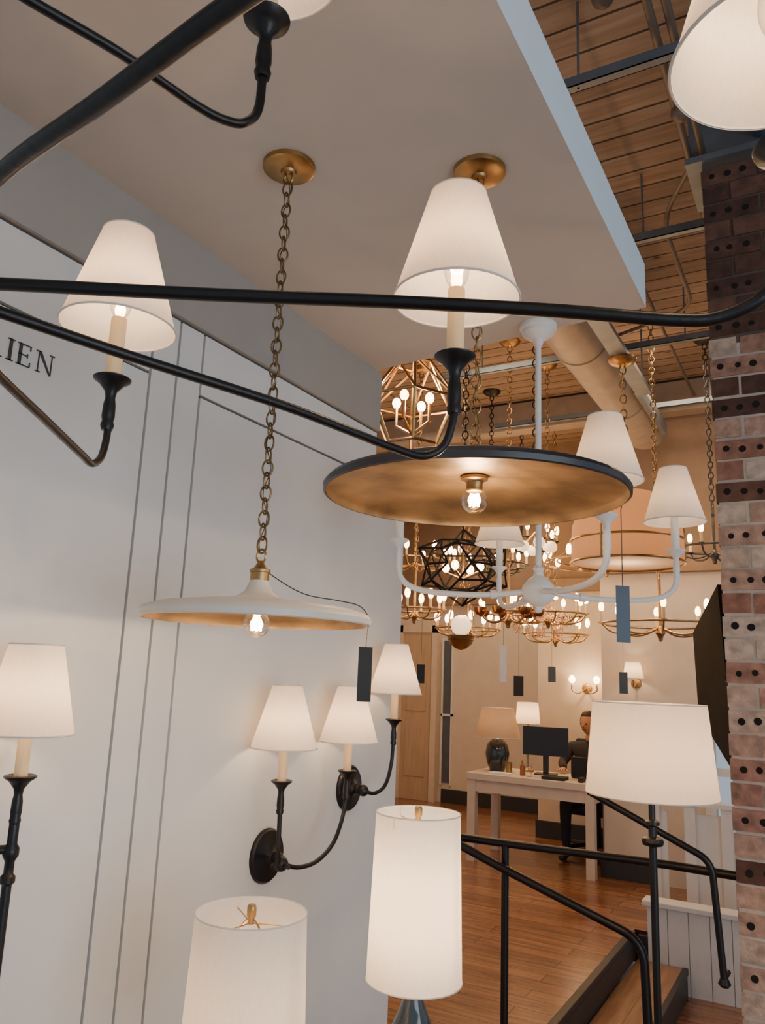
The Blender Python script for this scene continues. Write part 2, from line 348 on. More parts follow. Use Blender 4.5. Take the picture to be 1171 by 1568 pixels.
# ceiling services
g=grp('ceiling_strut_channel',(0,4,3.95))
for i,y in enumerate((2.68,3.92,5.3,6.6)):
    boxes('channel_%d'%i,g,[((-2.6,y-.02,3.90),(1.8,y-.016,3.945)),((-2.6,y+.016,3.90),(1.8,y+.02,3.945)),((-2.6,y-.02,3.90),(1.8,y+.02,3.904))],m_galv)
    tubes('hanger_rods_%d'%i,g,[[(xx,y,3.9),(xx,y,4.3)] for xx in (-2.2,-.72,.9)],.006,m_galv)
boxes('channel_low',g,[((-1.05,4.0,3.555),(-.95,5.3,3.585))],m_galv); tubes('hanger_rods_low',g,[[(-1.0,y,3.57),(-1.0,y,4.3)] for y in(4.05,5.25)],.006,m_galv)
g=grp('ceiling_conduit',(-.3,4,4))
for i,(x,z,r) in enumerate(((-.42,4.0,.016),(-.36,4.0,.016),(-.12,4.05,.035),(-.9,4.12,.012),(.3,4.05,.014))):
    tube('pipe_%d'%i,g,[(x,-1,z),(x,7.0,z)],r,m_pipe if i!=2 else m_galv,10)
tube('conduit_bend',g,fillet([(-.42,3.5,3.99),(-.62,3.9,3.99),(-.62,5.0,3.99),(-1.6,5.4,3.99)],.2),.013,m_pipe,8)
balls('junction_boxes',g,[(-.42,1.9,3.98),(-.40,3.1,3.98),(-.9,4.6,4.1),(-.6,2.6,4.2)],.045,m_pipe)
g=grp('ceiling_duct',(-1.25,5.3,3.80))
lathe('duct',g,(-1.3,3.9,3.82),[(0,0),(.18,0),(.18,.9),(.187,.9),(.187,.93),(.18,.93),(.18,2.1),(.187,2.1),(.187,2.13),(.18,2.13),(.18,3.0),(0,3.0)],m_duct,40,(0,1,0))
boxes('diffuser',g,[((-1.13,5.6,3.69),(-1.09,6.7,3.77))],m_galv)
tubes('straps',g,[[(-1.3,y,3.97),(-1.3,y,4.3)] for y in(4.3,5.4,6.6)],.01,m_galv)
# ---------------------------------------------------------------- wall lettering (seen: ...RIEN)
sg=grp('wall_sign_lettering',(-1.398,.9,2.21))
XF=-1.3975
polys=[]
def rect(y0,z0,y1,z1): polys.append([(y0,z0),(y1,z0),(y1,z1),(y0,z1)])
Hh=.046; T=.0065; t=.0022; z0=2.190
def serif(y,z): rect(y-.0045,z,y+T+.0045,z+t)
def letter(ch,y):
    if ch=='I':
        rect(y,z0,y+T,z0+Hh); serif(y,z0); serif(y,z0+Hh-t); return T
    if ch=='E':
        rect(y,z0,y+T,z0+Hh); rect(y-.004,z0,y+.028,z0+t); rect(y-.004,z0+Hh-t,y+.027,z0+Hh); rect(y,z0+Hh/2-t/2,y+.021,z0+Hh/2+t/2)
        rect(y+.026,z0,y+.028,z0+.011); rect(y+.025,z0+Hh-.01,y+.027,z0+Hh); rect(y+.0195,z0+Hh/2-.005,y+.021,z0+Hh/2+.005); return .028
    if ch=='N':
        w=.035; rect(y+.002,z0,y+.004,z0+Hh); rect(y+w-.002,z0,y+w,z0+Hh); polys.append([(y,z0+Hh),(y+.0075,z0+Hh),(y+w,z0),(y+w-.004,z0)])
        rect(y-.003,z0,y+.009,z0+t); rect(y-.004,z0+Hh-t,y+.006,z0+Hh); rect(y+w-.007,z0+Hh-t,y+w+.005,z0+Hh); return w
    if ch in 'RD':
        rect(y,z0,y+T,z0+Hh); rect(y-.004,z0,y+T+.004,z0+t); rect(y-.004,z0+Hh-t,y+T,z0+Hh)
        lo=z0+(Hh*.48 if ch=='R' else 0); hi=z0+Hh; cz=(lo+hi)/2; rz=(hi-lo)/2; ry=.019 if ch=='R' else .028; n=14
        for k in range(n):
            a0=-math.pi/2+math.pi*k/n; a1=-math.pi/2+math.pi*(k+1)/n
            f=lambda a,q:(y+T+(ry-q*(.3+.7*math.cos(a)))*max(0,math.cos(a)),cz+(rz-t*q/T if q else rz)*math.sin(a))
            polys.append([f(a0,0),f(a1,0),f(a1,T),f(a0,T)])
        if ch=='R': polys.append([(y+T+.004,z0+Hh*.5),(y+T+.011,z0+Hh*.5),(y+.035,z0),(y+.027,z0)]); rect(y+.026,z0,y+.038,z0+t)
        return .036 if ch=='R' else .036
    if ch=='A':
        w=.036; polys.append([(y,z0),(y+.0025,z0),(y+w/2,z0+Hh),(y+w/2-.001,z0+Hh)]); polys.append([(y+w-.008,z0),(y+w,z0),(y+w/2+.002,z0+Hh),(y+w/2-.004,z0+Hh)])
        rect(y+.008,z0+.014,y+w-.009,z0+.016); rect(y-.004,z0,y+.006,z0+t); rect(y+w-.011,z0,y+w+.003,z0+t); return w
yy=.752
for ch in 'DARIEN': yy+=letter(ch,yy)+.0155
V=[];F=[]
for p in polys:
    o=len(V); n=len(p)
    V+=[(XF,a,c) for a,c in p]+[(-1.4,a,c) for a,c in p]
    F.append(tuple(range(o,o+n))); F+= [(o+k,o+(k+1)%n,o+n+(k+1)%n,o+n+k) for k in range(n)]
mk('letters',sg,V,F,m_ink,False)
# ---------------------------------------------------------------- big two-tier black chandelier (foreground)
hub=W(-.42,.62,0)
ch=grp('chandelier_black_two_tier',(hub.x,hub.y,2.2))
tube('stem',ch,[(hub.x,hub.y,1.84),(hub.x,hub.y,2.69)],.009,m_black,14)
for i,z in enumerate((1.915,2.25)):
    lathe('hub_%d'%i,ch,(hub.x,hub.y,z),[(0,-.05),(.012,-.045),(.02,-.03),(.033,-.015),(.036,0),(.033,.015),(.018,.03),(.012,.05),(0,.05)],m_black)
lathe('canopy',ch,(hub.x,hub.y,2.70),[(0,-.03),(.02,-.03),(.05,-.02),(.065,-.008),(.066,0),(0,0)],m_black)
R1=.0056
def arm(i,pts,cup,e):
    P=[Vector((hub.x,hub.y,1.915 if i<9 else 2.25))]+[W(*q) for q in pts]
    tube('arm_%d'%i,ch,cr(P,10),R1,m_black,14)
    candle(ch,W(*cup),m_black,e,i)
arm(1,[(-.325,.604,1.907),(-.16,.60,1.903),(0,.594,1.90),(.13,.588,1.895),(.225,.582,1.888),(.262,.578,1.89),(.294,.567,1.905),(.313,.556,1.935),(.316,.553,1.965)],(.316,.553,2.026),.9)
arm(2,[(-.355,.665,1.91),(-.26,.744,1.905),(-.122,.858,1.90),(-.04,.93,1.893),(.009,.972,1.888),(.050,1.003,1.887),(.078,1.015,1.905),(.090,1.018,1.94),(.092,1.02,1.97)],(.092,1.02,2.035),.9)
arm(3,[(-.42,.72,1.91),(-.42,.81,1.90),(-.422,.95,1.892),(-.424,1.06,1.886),(-.425,1.105,1.885),(-.426,1.14,1.905),(-.428,1.158,1.94),(-.429,1.16,1.97)],(-.43,1.16,2.035),.9)
arm(4,[(-.33,.53,1.91),(-.248,.445,1.905),(-.16,.372,1.90),(-.075,.304,1.90),(.03,.22,1.89),(.09,.17,1.90),(.12,.15,1.94),(.122,.148,1.97)],(.122,.148,2.035),.3)
arm(5,[(-.60,.70,1.91),(-.80,.80,1.895),(-.93,.87,1.89),(-.96,.885,1.94)],(-.962,.886,2.03),.25)
arm(9,[(-.373,.66,2.243),(-.298,.72,2.237),(-.232,.783,2.229),(-.20,.805,2.227),(-.180,.815,2.234),(-.168,.823,2.26),(-.167,.825,2.32)],(-.167,.825,2.385),.5)
arm(10,[(-.50,.70,2.24),(-.58,.78,2.23),(-.62,.81,2.26),(-.622,.812,2.31)],(-.622,.812,2.385),.15)
# ---------------------------------------------------------------- dish pendants
def dish(name,X,Y,zr,R,mout,cone,linkmat,el):
    c=W(X,Y,zr); g=grp(name,(c.x,c.y,zr)); c=Vector((c.x,c.y,zr)); k=R/.225
    out=[(R-.004,-.016),(R,-.014),(R+.001,-.004),(R-.006,.005),(R*.86,.013*k),(R*.6,.021*k),(R*.32,.028*k)]
    out+= [(.042,.034*k),(.028,.045*k),(.020,.062*k),(.018,.07*k)] if cone else [(.06,.034*k),(.03,.038*k),(.016,.042*k)]
    zt=out[-1][1]
    lathe('dish_shell',g,c,out,mout,72)
    lathe('dish_lining',g,c,[(R-.005,-.0155),(R-.006,-.006),(R-.012,.000),(R*.85,.008*k),(R*.6,.015*k),(R*.3,.021*k),(0,.023*k)],m_gold,72)
    lathe('cap',g,c+Vector((0,0,zt)),[(.019,-.004),(.019,.012),(.021,.013),(.021,.018),(.013,.022),(.008,.03),(.004,.036),(0,.036)],m_brass,32)
    tube('loop',g,[c+Vector((0,0,zt+.045))+Vector((.011*math.cos(a),0,.014*math.sin(a))) for a in [2*math.pi*i/16 for i in range(16)]],.0025,m_brass,6,True)
    lathe('socket',g,c+Vector((0,0,.021*k)),[(.027,0),(.027,-.006),(.019,-.009),(.0165,-.012),(.0165,-.030),(0,-.030)] if k>1.2 else [(.024,0),(.024,-.005),(.0165,-.008),(.0165,-.020),(0,-.020)],m_brass,32)
    bz=-.02
    lathe('bulb_glass',g,c+Vector((0,0,bz)),[(0,-.027),(.011,-.0246),(.02,-.018),(.0255,-.009),(.027,0),(.0255,.009),(.02,.018),(.013,.026),(.011,.034)],m_glass,32)
    q=c+Vector((0,0,bz)); tubes('filament',g,[[q+Vector((.010*math.cos(a),.010*math.sin(a),-.012)),q+Vector((.004*math.cos(a),.004*math.sin(a),.012))] for a in [i*math.pi/3 for i in range(6)]],.0018,m_fil)
    plight('lamp',g,q,el,(1,.70,.42),.015)
    lathe('canopy',g,(c.x,c.y,2.70),[(0,-.022),(.016,-.022),(.018,-.016),(.05,-.014),(.057,-.010),(.058,0),(0,0)],m_brass,48)
    tube('canopy_loop',g,[Vector((c.x,c.y,2.667))+Vector((.012*math.cos(a),0,.013*math.sin(a))) for a in [2*math.pi*i/16 for i in range(16)]],.0025,m_brass,6,True)
    top=zt+zr+.055
    chain('chain',g,(c.x,c.y,2.655),(c.x,c.y,top),linkmat)
    tube('cord',g,[Vector((c.x+.006*math.sin(z*60),c.y+.006*math.cos(z*60),z)) for z in [2.68+(top-2.68)*i/60 for i in range(61)]],.0012,m_chain,5)
    return g,c
def tag(parent,top,a,w,h,mat,strtop,i=1):
    top=Vector(top); d=Vector((math.cos(a),math.sin(a),0)); n=Vector((-d.y,d.x,0))*.0006
    vs=[top+d*(sx*w/2)+Vector((0,0,-h*sz))+n*sn for sn in(-1,1) for sz in(0,1) for sx in(-1,1)]
    mk('tag_%d'%i,parent,vs,[(0,1,3,2),(4,6,7,5),(0,4,5,1),(2,3,7,6),(0,2,6,4),(1,5,7,3)],mat,False)
    tube('tag_string_%d'%i,parent,[Vector(s) for s in strtop]+[top],.0011,m_blackp,5)
g,c=dish('pendant_light_white_dish',-.238,1.55,1.708,.224,m_dishw,True,m_chain,5.0)
P=cr([c+Vector((0,0,.10)),c+Vector((.02,.012,.078)),W(-.15,1.55,1.752),W(-.08,1.55,1.741),W(-.04,1.55,1.733),W(-.022,1.55,1.716),W(-.02,1.55,1.70)],6)
tag(g,W(-.022,1.55,1.653),YAW+.3,.028,.104,m_tagd,P)
g,c=dish('pendant_light_black_dish',.184,1.54,1.972,.305,m_dishb,False,m_brass,3.6)
P=cr([c+Vector((0,0,.11)),c+Vector((.03,.02,.075)),W(.33,1.555,2.02),W(.43,1.57,2.005),W(.487,1.575,1.97),W(.49,1.575,1.95)],6)
tag(g,W(.49,1.575,1.796),YAW+.2,.03,.113,m_tagb,P)
# ---------------------------------------------------------------- white chandelier
hb=W(.468,2.3,0); g=grp('chandelier_white_plaster',(hb.x,hb.y,1.9))
lathe('canopy',g,(hb.x,hb.y,2.70),[(0,-.075),(.012,-.07),(.018,-.05),(.04,-.038),(.05,-.028),(.05,-.018),(.058,-.012),(.058,0),(0,0)],m_wmetal)
tube('stem',g,[(hb.x,hb.y,1.93),(hb.x,hb.y,2.65)],.009,m_wmetal,14)
lathe('body',g,(hb.x,hb.y,1.86),[(0,-.065),(.008,-.062),(.012,-.052),(.010,-.046),(.03,-.036),(.045,-.018),(.05,.0),(.046,.016),(.03,.035),(.016,.045),(.013,.06),(.018,.066),(.012,.074),(0,.08)],m_wmetal)
for i,(dx,dy) in enumerate(((.405,-.01),(.07,-.46),(-.415,0),(-.04,.5))):
    q=lambda f,z: W(.468+dx*f,2.3+dy*f,z)
    tube('arm_%d'%(i+1),g,cr([q(.05,1.86),q(.25,1.848),q(.5,1.842),q(.75,1.845),q(.9,1.858),q(.98,1.885),q(1,1.92)],8),.0085,m_wmetal,12)
    tubes('arm_bead_%d'%(i+1),g,[[q(.30,1.847),q(.34,1.845)]],.013,m_wmetal,12)
    candle(g,q(1,1.995),m_wmetal,.35,i+1)
# ---------------------------------------------------------------- wall sconces
def plate(g,y,z,r=.072,nm='backplate'):
    lathe(nm,g,(-1.40,y,z),[(r,0),(r,.006),(r*.93,.012),(r*.5,.016),(.02,.022),(.014,.03),(.016,.045),(.008,.06),(0,.062)],m_black,40,(1,0,0))
g=grp('wall_sconce_double',(-1.4,1.87,1.10)); plate(g,1.87,1.10)
hx=-1.31
ball('hub',g,(hx,1.82,1.10),.020,m_black); tube('bracket',g,[(-1.36,1.87,1.10),(hx,1.82,1.10)],.009,m_black)
tube('arm_1',g,cr([(hx,1.82,1.10),(-1.305,1.80,1.115),(-1.30,1.79,1.16),(-1.30,1.787,1.25)],8),.0062,m_black)
tube('arm_2',g,cr([(hx,1.82,1.10),(-1.295,1.88,1.083),(-1.29,1.96,1.085),(-1.292,2.04,1.115),(-1.297,2.09,1.165),(-1.30,2.115,1.22),(-1.30,2.118,1.26)],8),.0062,m_black)
tubes('key',g,[[(hx,1.82,1.10),(-1.27,1.80,1.10)]],.006,m_black)
candle(g,(-1.30,1.787,1.312),m_black,.95,1,rb=.090); candle(g,(-1.30,2.118,1.312),m_black,.95,2,rb=.090)
g=grp('wall_sconce_swing_arm',(-1.4,2.29,1.238)); plate(g,2.29,1.238)
ball('hub',g,(-1.33,2.27,1.238),.018,m_black)
tube('arm',g,cr([(-1.33,2.27,1.238),(-1.31,2.31,1.228),(-1.30,2.36,1.25),(-1.30,2.395,1.31),(-1.30,2.405,1.38)],8),.0062,m_black)
candle(g,(-1.30,2.405,1.455),m_black,.95,1,rb=.091)
g=grp('wall_sconce_tall_stem',(-1.4,.984,1.2)); plate(g,.90,1.27,.06)
tube('bracket',g,[(-1.36,.90,1.27),(-1.30,.984,1.27)],.008,m_black)
lathe('stem',g,(-1.30,.984,.55),[(0,0),(.012,.01),(.006,.05),(.0085,.3),(.0085,.66),(.013,.665),(.013,.675),(.0085,.68),(.0085,.70),(.014,.71),(.014,.722),(.009,.73),(.009,.78),(0,.78)],m_black,20)
candle(g,(-1.30,.984,1.393),m_black,.9,1,rb=.084,rt=.048,h=.165,lift=.075)
# ---------------------------------------------------------------- console + table lamps
g=grp('console_table',(-.95,1.45,ZL))
box('top',g,(-1.25,.85,.50),(-.65,1.98,.54),m_desk,.005)
boxes('legs',g,[((x,y,ZL),(x+.05,y+.05,.50)) for x in(-1.22,-.73) for y in(.88,1.90)],m_desk)
box('apron',g,(-1.22,.9,.42),(-.70,1.93,.50),m_desk)
def tlamp(name,p,zt,zb,rt,rb,base,e,table):
    g=grp(name,(p.x,p.y,table)); h=zt-zb
    shade(g,(p.x,p.y,zb),rb,rt,h,m_shadeL,0,'shade')
    lathe('finial',g,(p.x,p.y,zt-.012),[(0,-.01),(.006,-.01),(.006,.0),(.009,.004),(.009,.02),(.007,.024),(0,.024)],m_brass,20)
    tube('harp',g,[(p.x+.045*math.cos(a),p.y,zb+h*.5+(h*.46)*math.sin(a)) for a in [2*math.pi*i/28 for i in range(28)]],.0018,m_brass,6,True)
    ball('bulb',g,(p.x,p.y,zb+h*.45),.020,m_bulb,1.3)
    plight('lamp_upper',g,(p.x,p.y,zb+h*.62),e*.5,(1,.70,.44)); plight('lamp_lower',g,(p.x,p.y,zb+h*.3),e*.5,(1,.70,.44))
    H=zb-table
    lathe('base',g,(p.x,p.y,table),[(0,0),(.07,0),(.072,.012),(.05,.03),(.075,H*.2),(.082,H*.42),(.066,H*.66),(.030,H*.86),(.014,H*.96),(.012,H*1.1),(.010,H*1.2),(0,H*1.2)],base,40)
m_gloss=M('glossy_black_ceramic',(.02,.03,.04),.08,var=.05,coat=.6)
m_cerw=M('white_ceramic',(.75,.73,.7),.2,var=.02)
tlamp('table_lamp_black_base',W(.11,1.9),1.297,.945,.0965,.106,m_gloss,3.2,.54)
tlamp('table_lamp_white_base',W(-.216,1.6),1.156,.86,.104,.116,m_cerw,.6,.54)
# ---------------------------------------------------------------- floor lamp
p=W(.885,2.6); g=grp('floor_lamp',(p.x,p.y,ZL))
shade(g,(p.x,p.y,1.262),.202,.176,.285,m_shade,0,'shade')
ball('bulb_core',g,(p.x,p.y,1.33),.016,m_bulb); ball('bulb_glass',g,(p.x,p.y,1.36),.032,m_glass,1.5)
plight('lamp_1',g,(p.x,p.y,1.38),5.0,(1,.64,.34))
lathe('pole',g,(p.x,p.y,ZL),[(0,0),(.14,0),(.14,.012),(.02,.03),(.0115,.05),(.0115,.9),(.0115,1.44),(.03,1.445),(.034,1.455),(.03,1.465),(.012,1.47),(.012,1.50),(.022,1.505),(.022,1.515),(.010,1.52),(.010,1.60),(0,1.60)],m_black,24)
# ---------------------------------------------------------------- railing
g=grp('stair_railing',(-1.0,3.5,0)); rr=.017
tube('top_rail',g,[(-1.75,3.45,.90),(-1.3,3.47,.90),(-.62,3.52,.90),(-.375,3.52,.895)],rr,m_black)
tube('post_1',g,[(-1.3,3.47,0),(-1.3,3.47,.90)],rr*.95,m_black); tube('post_2',g,[(-1.75,3.45,0),(-1.75,3.45,.90)],rr*.95,m_black)
tube('slope_rail',g,fillet([(-1.5,3.40,.885),(-1.33,3.42,.82),(-.72,3.46,.615),(-.69,3.46,ZL)],.09),rr*1.05,m_black)
tube('wall_rail',g,fillet([(-.86,3.2,1.19),(-.43,3.26,.985),(-.405,3.27,.585)],.05),rr*.75,m_black)
lathe('wall_rail_rosette',g,(-.405,3.27,.585),[(0,-.014),(.014,-.014),(.022,-.004),(.014,.014),(0,.014)],m_black)
tube('rail_bracket',g,[(-.405,3.27,.60),(-.40,3.34,.60)],.01,m_black)
g=grp('display_board_black',(-.5,3.9,1.5))
def at(r,h,Y): return W(r*Y,Y,1.6+h*Y)
vs=[at(.433,.131,3.35),at(.444,-.103,3.35),at(.402,-.032,4.3),at(.399,.068,4.3)]
off=W(.02,.0)
mk('board',g,vs+[v+off for v in vs],[(0,1,2,3),(7,6,5,4),(0,4,5,1),(1,5,6,2),(2,6,7,3),(3,7,4,0)],m_matte,False)
tube('bracket',g,[vs[0]*.5+vs[1]*.5,(-.36,3.6,1.6)],.012,m_black)
# ---------------------------------------------------------------- background chandeliers
def hang(g,p,ztop,zbot,mat=m_black,r=.08,L=.06):
    lathe('canopy',g,(p.x,p.y,ztop),[(0,-.05),(.02,-.05),(r*.8,-.03),(r,-.01),(r,0),(0,0)],mat,32)
    chain('chain',g,(p.x,p.y,ztop-.05),(p.x,p.y,zbot),mat,L=L,wd=L*.32,w=.0045)
p=W(.14,4.0); g=grp('lantern_chandelier_brass',(p.x,p.y,3.0)); z=3.02; hang(g,p,4.3,z+.32,m_brass)
def poly(r,zz,n=6,o=0): return [Vector((p.x+r*math.cos(2*math.pi*(k+o)/n),p.y+r*math.sin(2*math.pi*(k+o)/n),zz)) for k in range(n)]
A,B,D=poly(.10,z+.24),poly(.25,z+.02),poly(.14,z-.22); sg_=[]
for k in range(6):
    j=(k+1)%6; sg_+=[[A[k],A[j]],[B[k],B[j]],[D[k],D[j]],[A[k],B[k]],[B[k],D[k]],[A[k],Vector((p.x,p.y,z+.32))],[A[k],B[j]]]
tubes('frame',g,sg_,.008,m_brass)
cs=[Vector((p.x+.1*math.cos(a),p.y+.1*math.sin(a),z)) for a in(0,1.57,3.14,4.71)]
tubes('candles',g,[[c_,c_-Vector((0,0,.1))] for c_ in cs]+[[c_-Vector((0,0,.1)),Vector((p.x,p.y,z-.16))] for c_ in cs],.009,m_brass)
balls('bulbs',g,[c_+Vector((0,0,.03)) for c_ in cs],.024,m_bulb,1.3); plight('lamp',g,(p.x,p.y,z+.05),22,r=.08)
# black geometric lattice
p=W(.53,5.0); g=grp('geometric_chandelier_black',(p.x,p.y,2.3)); hang(g,p,4.3,2.55,m_black)
bm=bmesh.new(); bmesh.ops.create_icosphere(bm,subdivisions=2,radius=.275); c0=Vector((p.x,p.y,2.30))
for i,v in enumerate(bm.verts):
    if len(v.link_edges)==5: v.co*=1.12
    else: v.co*=random.uniform(.78,.95)
sg_=[[c0+Vector((e.verts[0].co.x*1.05,e.verts[0].co.y*1.05,e.verts[0].co.z*.80)),c0+Vector((e.verts[1].co.x*1.05,e.verts[1].co.y*1.05,e.verts[1].co.z*.80))] for e in bm.edges if random.random()<.85]; bm.free()
tubes('frame',g,sg_,.007,m_matte); balls('bulbs',g,[c0+Vector((.12*math.cos(a),.12*math.sin(a),.0)) for a in(0,1.57,3.14,4.71)],.026,m_bulb,1.2)
tubes('arms',g,[[c0+Vector((0,0,-.08)),c0+Vector((.12*math.cos(a),.12*math.sin(a),-.03))] for a in(0,1.57,3.14,4.71)]+[[c0+Vector((0,0,-.1)),c0+Vector((0,0,.28))]],.008,m_brass)
plight('lamp',g,c0,8,r=.1)
tag(g,c0+Vector((-.28,0,-.62)),YAW,.05,.12,m_tagd,[c0+Vector((-.28,0,-.02))],1)
p=W(.6,5.7); g=grp('globe_pendant_brass',(p.x,p.y,1.95)); hang(g,p,4.3,2.22,m_brass,.07)
lathe('bowl',g,(p.x,p.y,1.90),[(0,-.10),(.04,-.09),(.08,-.055),(.1,0),(.102,.004)],m_brass); ball('globe',g,(p.x,p.y,1.975),.075,m_globe); plight('lamp',g,(p.x,p.y,2.15),3,r=.05)
for k in range(3): tube('bowl_band_%d'%k,g,ring((p.x,p.y,1.90-.028*k),.103-.012*k*k,n=32),.004,m_chain,6,True)
tube('yoke',g,[(p.x+.1*math.cos(a),p.y,1.92+.28*math.sin(a)) for a in [math.pi*i/16 for i in range(17)]],.005,m_brass,6)
def ringch(name,X,Y,z,R,n,mat,zc=4.3,e=8,cand=.09,arms=True,rings=(1,),br=.016,drops=None,cups=False):
    p=W(X,Y); g=grp(name,(p.x,p.y,z)); c=Vector((p.x,p.y,z)); hang(g,p,zc,z+.32,mat,.085,.055)
    for i,f in enumerate(rings): tube('ring_%d'%i,g,ring(c+Vector((0,0,(1-f)*.1)),R*f,n=48),.008,mat,8,True)
    tube('stem',g,[c+Vector((0,0,-.06)),c+Vector((0,0,.34))],.012,mat,10)
    lathe('finial',g,c+Vector((0,0,-.06)),[(0,-.06),(.014,-.05),(.02,-.02),(.035,0),(.03,.03),(.012,.05)],mat,20)
    pts=[c+Vector((R*math.cos(a),R*math.sin(a),0)) for a in [2*math.pi*(k+.3)/n for k in range(n)]]
    if arms: tubes('arms',g,[cr([c+Vector((0,0,-.02)),c+(q-c)*.4+Vector((0,0,-.07)),c+(q-c)*.8+Vector((0,0,-.06)),q],5) for q in pts],.007,mat)
    else: tubes('stays',g,[[c+Vector((0,0,.33)),q] for q in pts[::2]],.004,mat)
    tubes('candle_sleeves',g,[[q,q+Vector((0,0,cand))] for q in pts],.011,m_candle,8)
    tubes('drip_pans',g,[[q,q+Vector((0,0,.008))] for q in pts],.024,mat,12)
    balls('bulbs',g,[q+Vector((0,0,cand+.028)) for q in pts],br,m_bulb,1.9)
    if cups:
        for k,q in enumerate(pts): lathe('cup_%d'%k,g,q,[(.0,-.03),(.03,-.025),(.048,0),(.052,.03),(.05,.03),(.045,.002)],m_cup,16)
    if drops:
        dd=[]
        for k in range(26):
            a=random.uniform(0,6.28); rr_=R*random.uniform(.2,1); dd.append(c+Vector((rr_*math.cos(a),rr_*math.sin(a),random.uniform(-.16,.06))))
        balls('drops',g,dd,drops[0],drops[1],1.4,10)
    plight('lamp',g,c+Vector((0,0,.25)),e,r=.1); return g,c
m_crys=glass_mat('crystal',(1,.9,.8),.2)
g,c=ringch('crystal_chandelier',1.38,6.4,2.14,.30,10,m_brass,e=8,drops=(.032,m_crys),br=.02)
tag(g,c+Vector((-.25,0,-.5)),YAW,.08,.16,m_tagd,[c+Vector((-.25,0,0))],1); tag(g,c+Vector((.06,-.1,-.42)),YAW,.06,.12,m_tagb,[c+Vector((.06,-.1,0))],2)
g,c=ringch('candle_ring_chandelier_brass',1.95,5.45,2.02,.39,8,m_brass,e=7,br=.02)
tag(g,c+Vector((-.28,.1,-.33)),YAW,.06,.15,m_tagb,[c+Vector((-.28,.1,0))],1)
g,c=ringch('double_ring_chandelier_brass',1.95,6.7,2.62,.52,12,m_brass,e=7,arms=False,rings=(1,.8),cand=.03,br=.026)
g,c=ringch('copper_cup_chandelier',.98,5.95,2.10,.22,7,m_brass,e=5,cups=True,cand=.04,br=.014)
tag(g,c+Vector((.02,-.15,-.25)),YAW,.05,.26,m_tagw,[c+Vector((.02,-.15,0))],1)
g,c=ringch('candle_arm_chandelier_black',2.48,5.75,2.62,.26,6,m_blackp,e=7,br=.02)
g,c=ringch('candle_arm_chandelier_bronze',1.0,7.1,2.62,.33,8,m_black,e=8,br=.022)
g,c=ringch('candle_arm_chandelier_bronze',.3,6.6,2.15,.25,8,m_brass,e=5,br=.024)
g,c=ringch('candle_arm_chandelier_bronze',.35,7.9,2.75,.36,8,m_brass,e=5,br=.026)
g,c=ringch('candle_arm_chandelier_bronze',1.72,7.65,2.05,.30,8,m_brass,e=5,br=.024)
g,c=ringch('candle_arm_chandelier_bronze',.92,8.1,2.10,.33,10,m_brass,e=5,br=.026)
g,c=ringch('candle_arm_chandelier_bronze',1.45,8.0,3.0,.36,10,m_black,e=7,br=.026)
p=W(.97,4.85); g=grp('globe_cluster_chandelier',(p.x,p.y,2.5)); c=Vector((p.x,p.y,2.42)); hang(g,p,4.3,2.72,m_black)
gl=[c+Vector((.10*math.cos(a),.10*math.sin(a),.02*(i%2))) for i,a in enumerate([k*math.pi/3 for k in range(6)])]
balls('globes',g,gl,.036,m_globe,1,18); tubes('arms',g,[[c+Vector((0,0,.1)),q] for q in gl]+[[c+Vector((0,0,0)),c+Vector((0,0,.3))]],.007,m_brass); plight('lamp',g,c+Vector((0,0,.12)),5,r=.1)
# drum pendant with dome
p=W(1.43,4.5); g=grp('drum_pendant_linen',(p.x,p.y,2.4)); hang(g,p,3.555,2.80,m_brass,.085,.06)
m_drum=shade_mat('drum_linen',(.52,.37,.25),(.8,.50,.28),.4)
lathe('dome',g,(p.x,p.y,2.42),[(.315,0),(.308,.09),(.26,.20),(.16,.28),(.04,.31),(0,.31)],m_drum,56)
lathe('drum',g,(p.x,p.y,2.29),[(.315,0),(.315,.13)],m_drum,56)
for i,z in enumerate((2.29,2.42)): tube('band_%d'%i,g,ring((p.x,p.y,z),.318,n=56),.007,m_brass,8,True)
lathe('diffuser',g,(p.x,p.y,2.295),[(0,0),(.31,0)],m_shadeL,48)
for k in range(3):
    a=k*2.094+.3; tube('strap_%d'%k,g,cr([(p.x+r_*math.cos(a),p.y+r_*math.sin(a),z_) for r_,z_ in ((.32,2.29),(.32,2.42),(.313,2.51),(.265,2.625),(.165,2.705),(.03,2.74))],4),.006,m_brass,6)
tube('stem',g,[(p.x,p.y,2.73),(p.x,p.y,2.82)],.012,m_brass); plight('lamp',g,(p.x,p.y,2.42),5,r=.06)
p=W(2.98,7.2); g=grp('semi_flush_light_brass',(p.x,p.y,4.1)); 
lathe('canopy',g,(p.x,p.y,4.0),[(0,-.03),(.06,-.03),(.08,0),(0,0)],m_brass); tube('stem',g,[(p.x,p.y,3.99),(p.x,p.y,3.80)],.01,m_brass)
lathe('bowl',g,(p.x,p.y,3.82),[(.0,.0),(.12,-.01),(.13,-.05),(.05,-.12),(.02,-.18),(0,-.2)],m_brass)
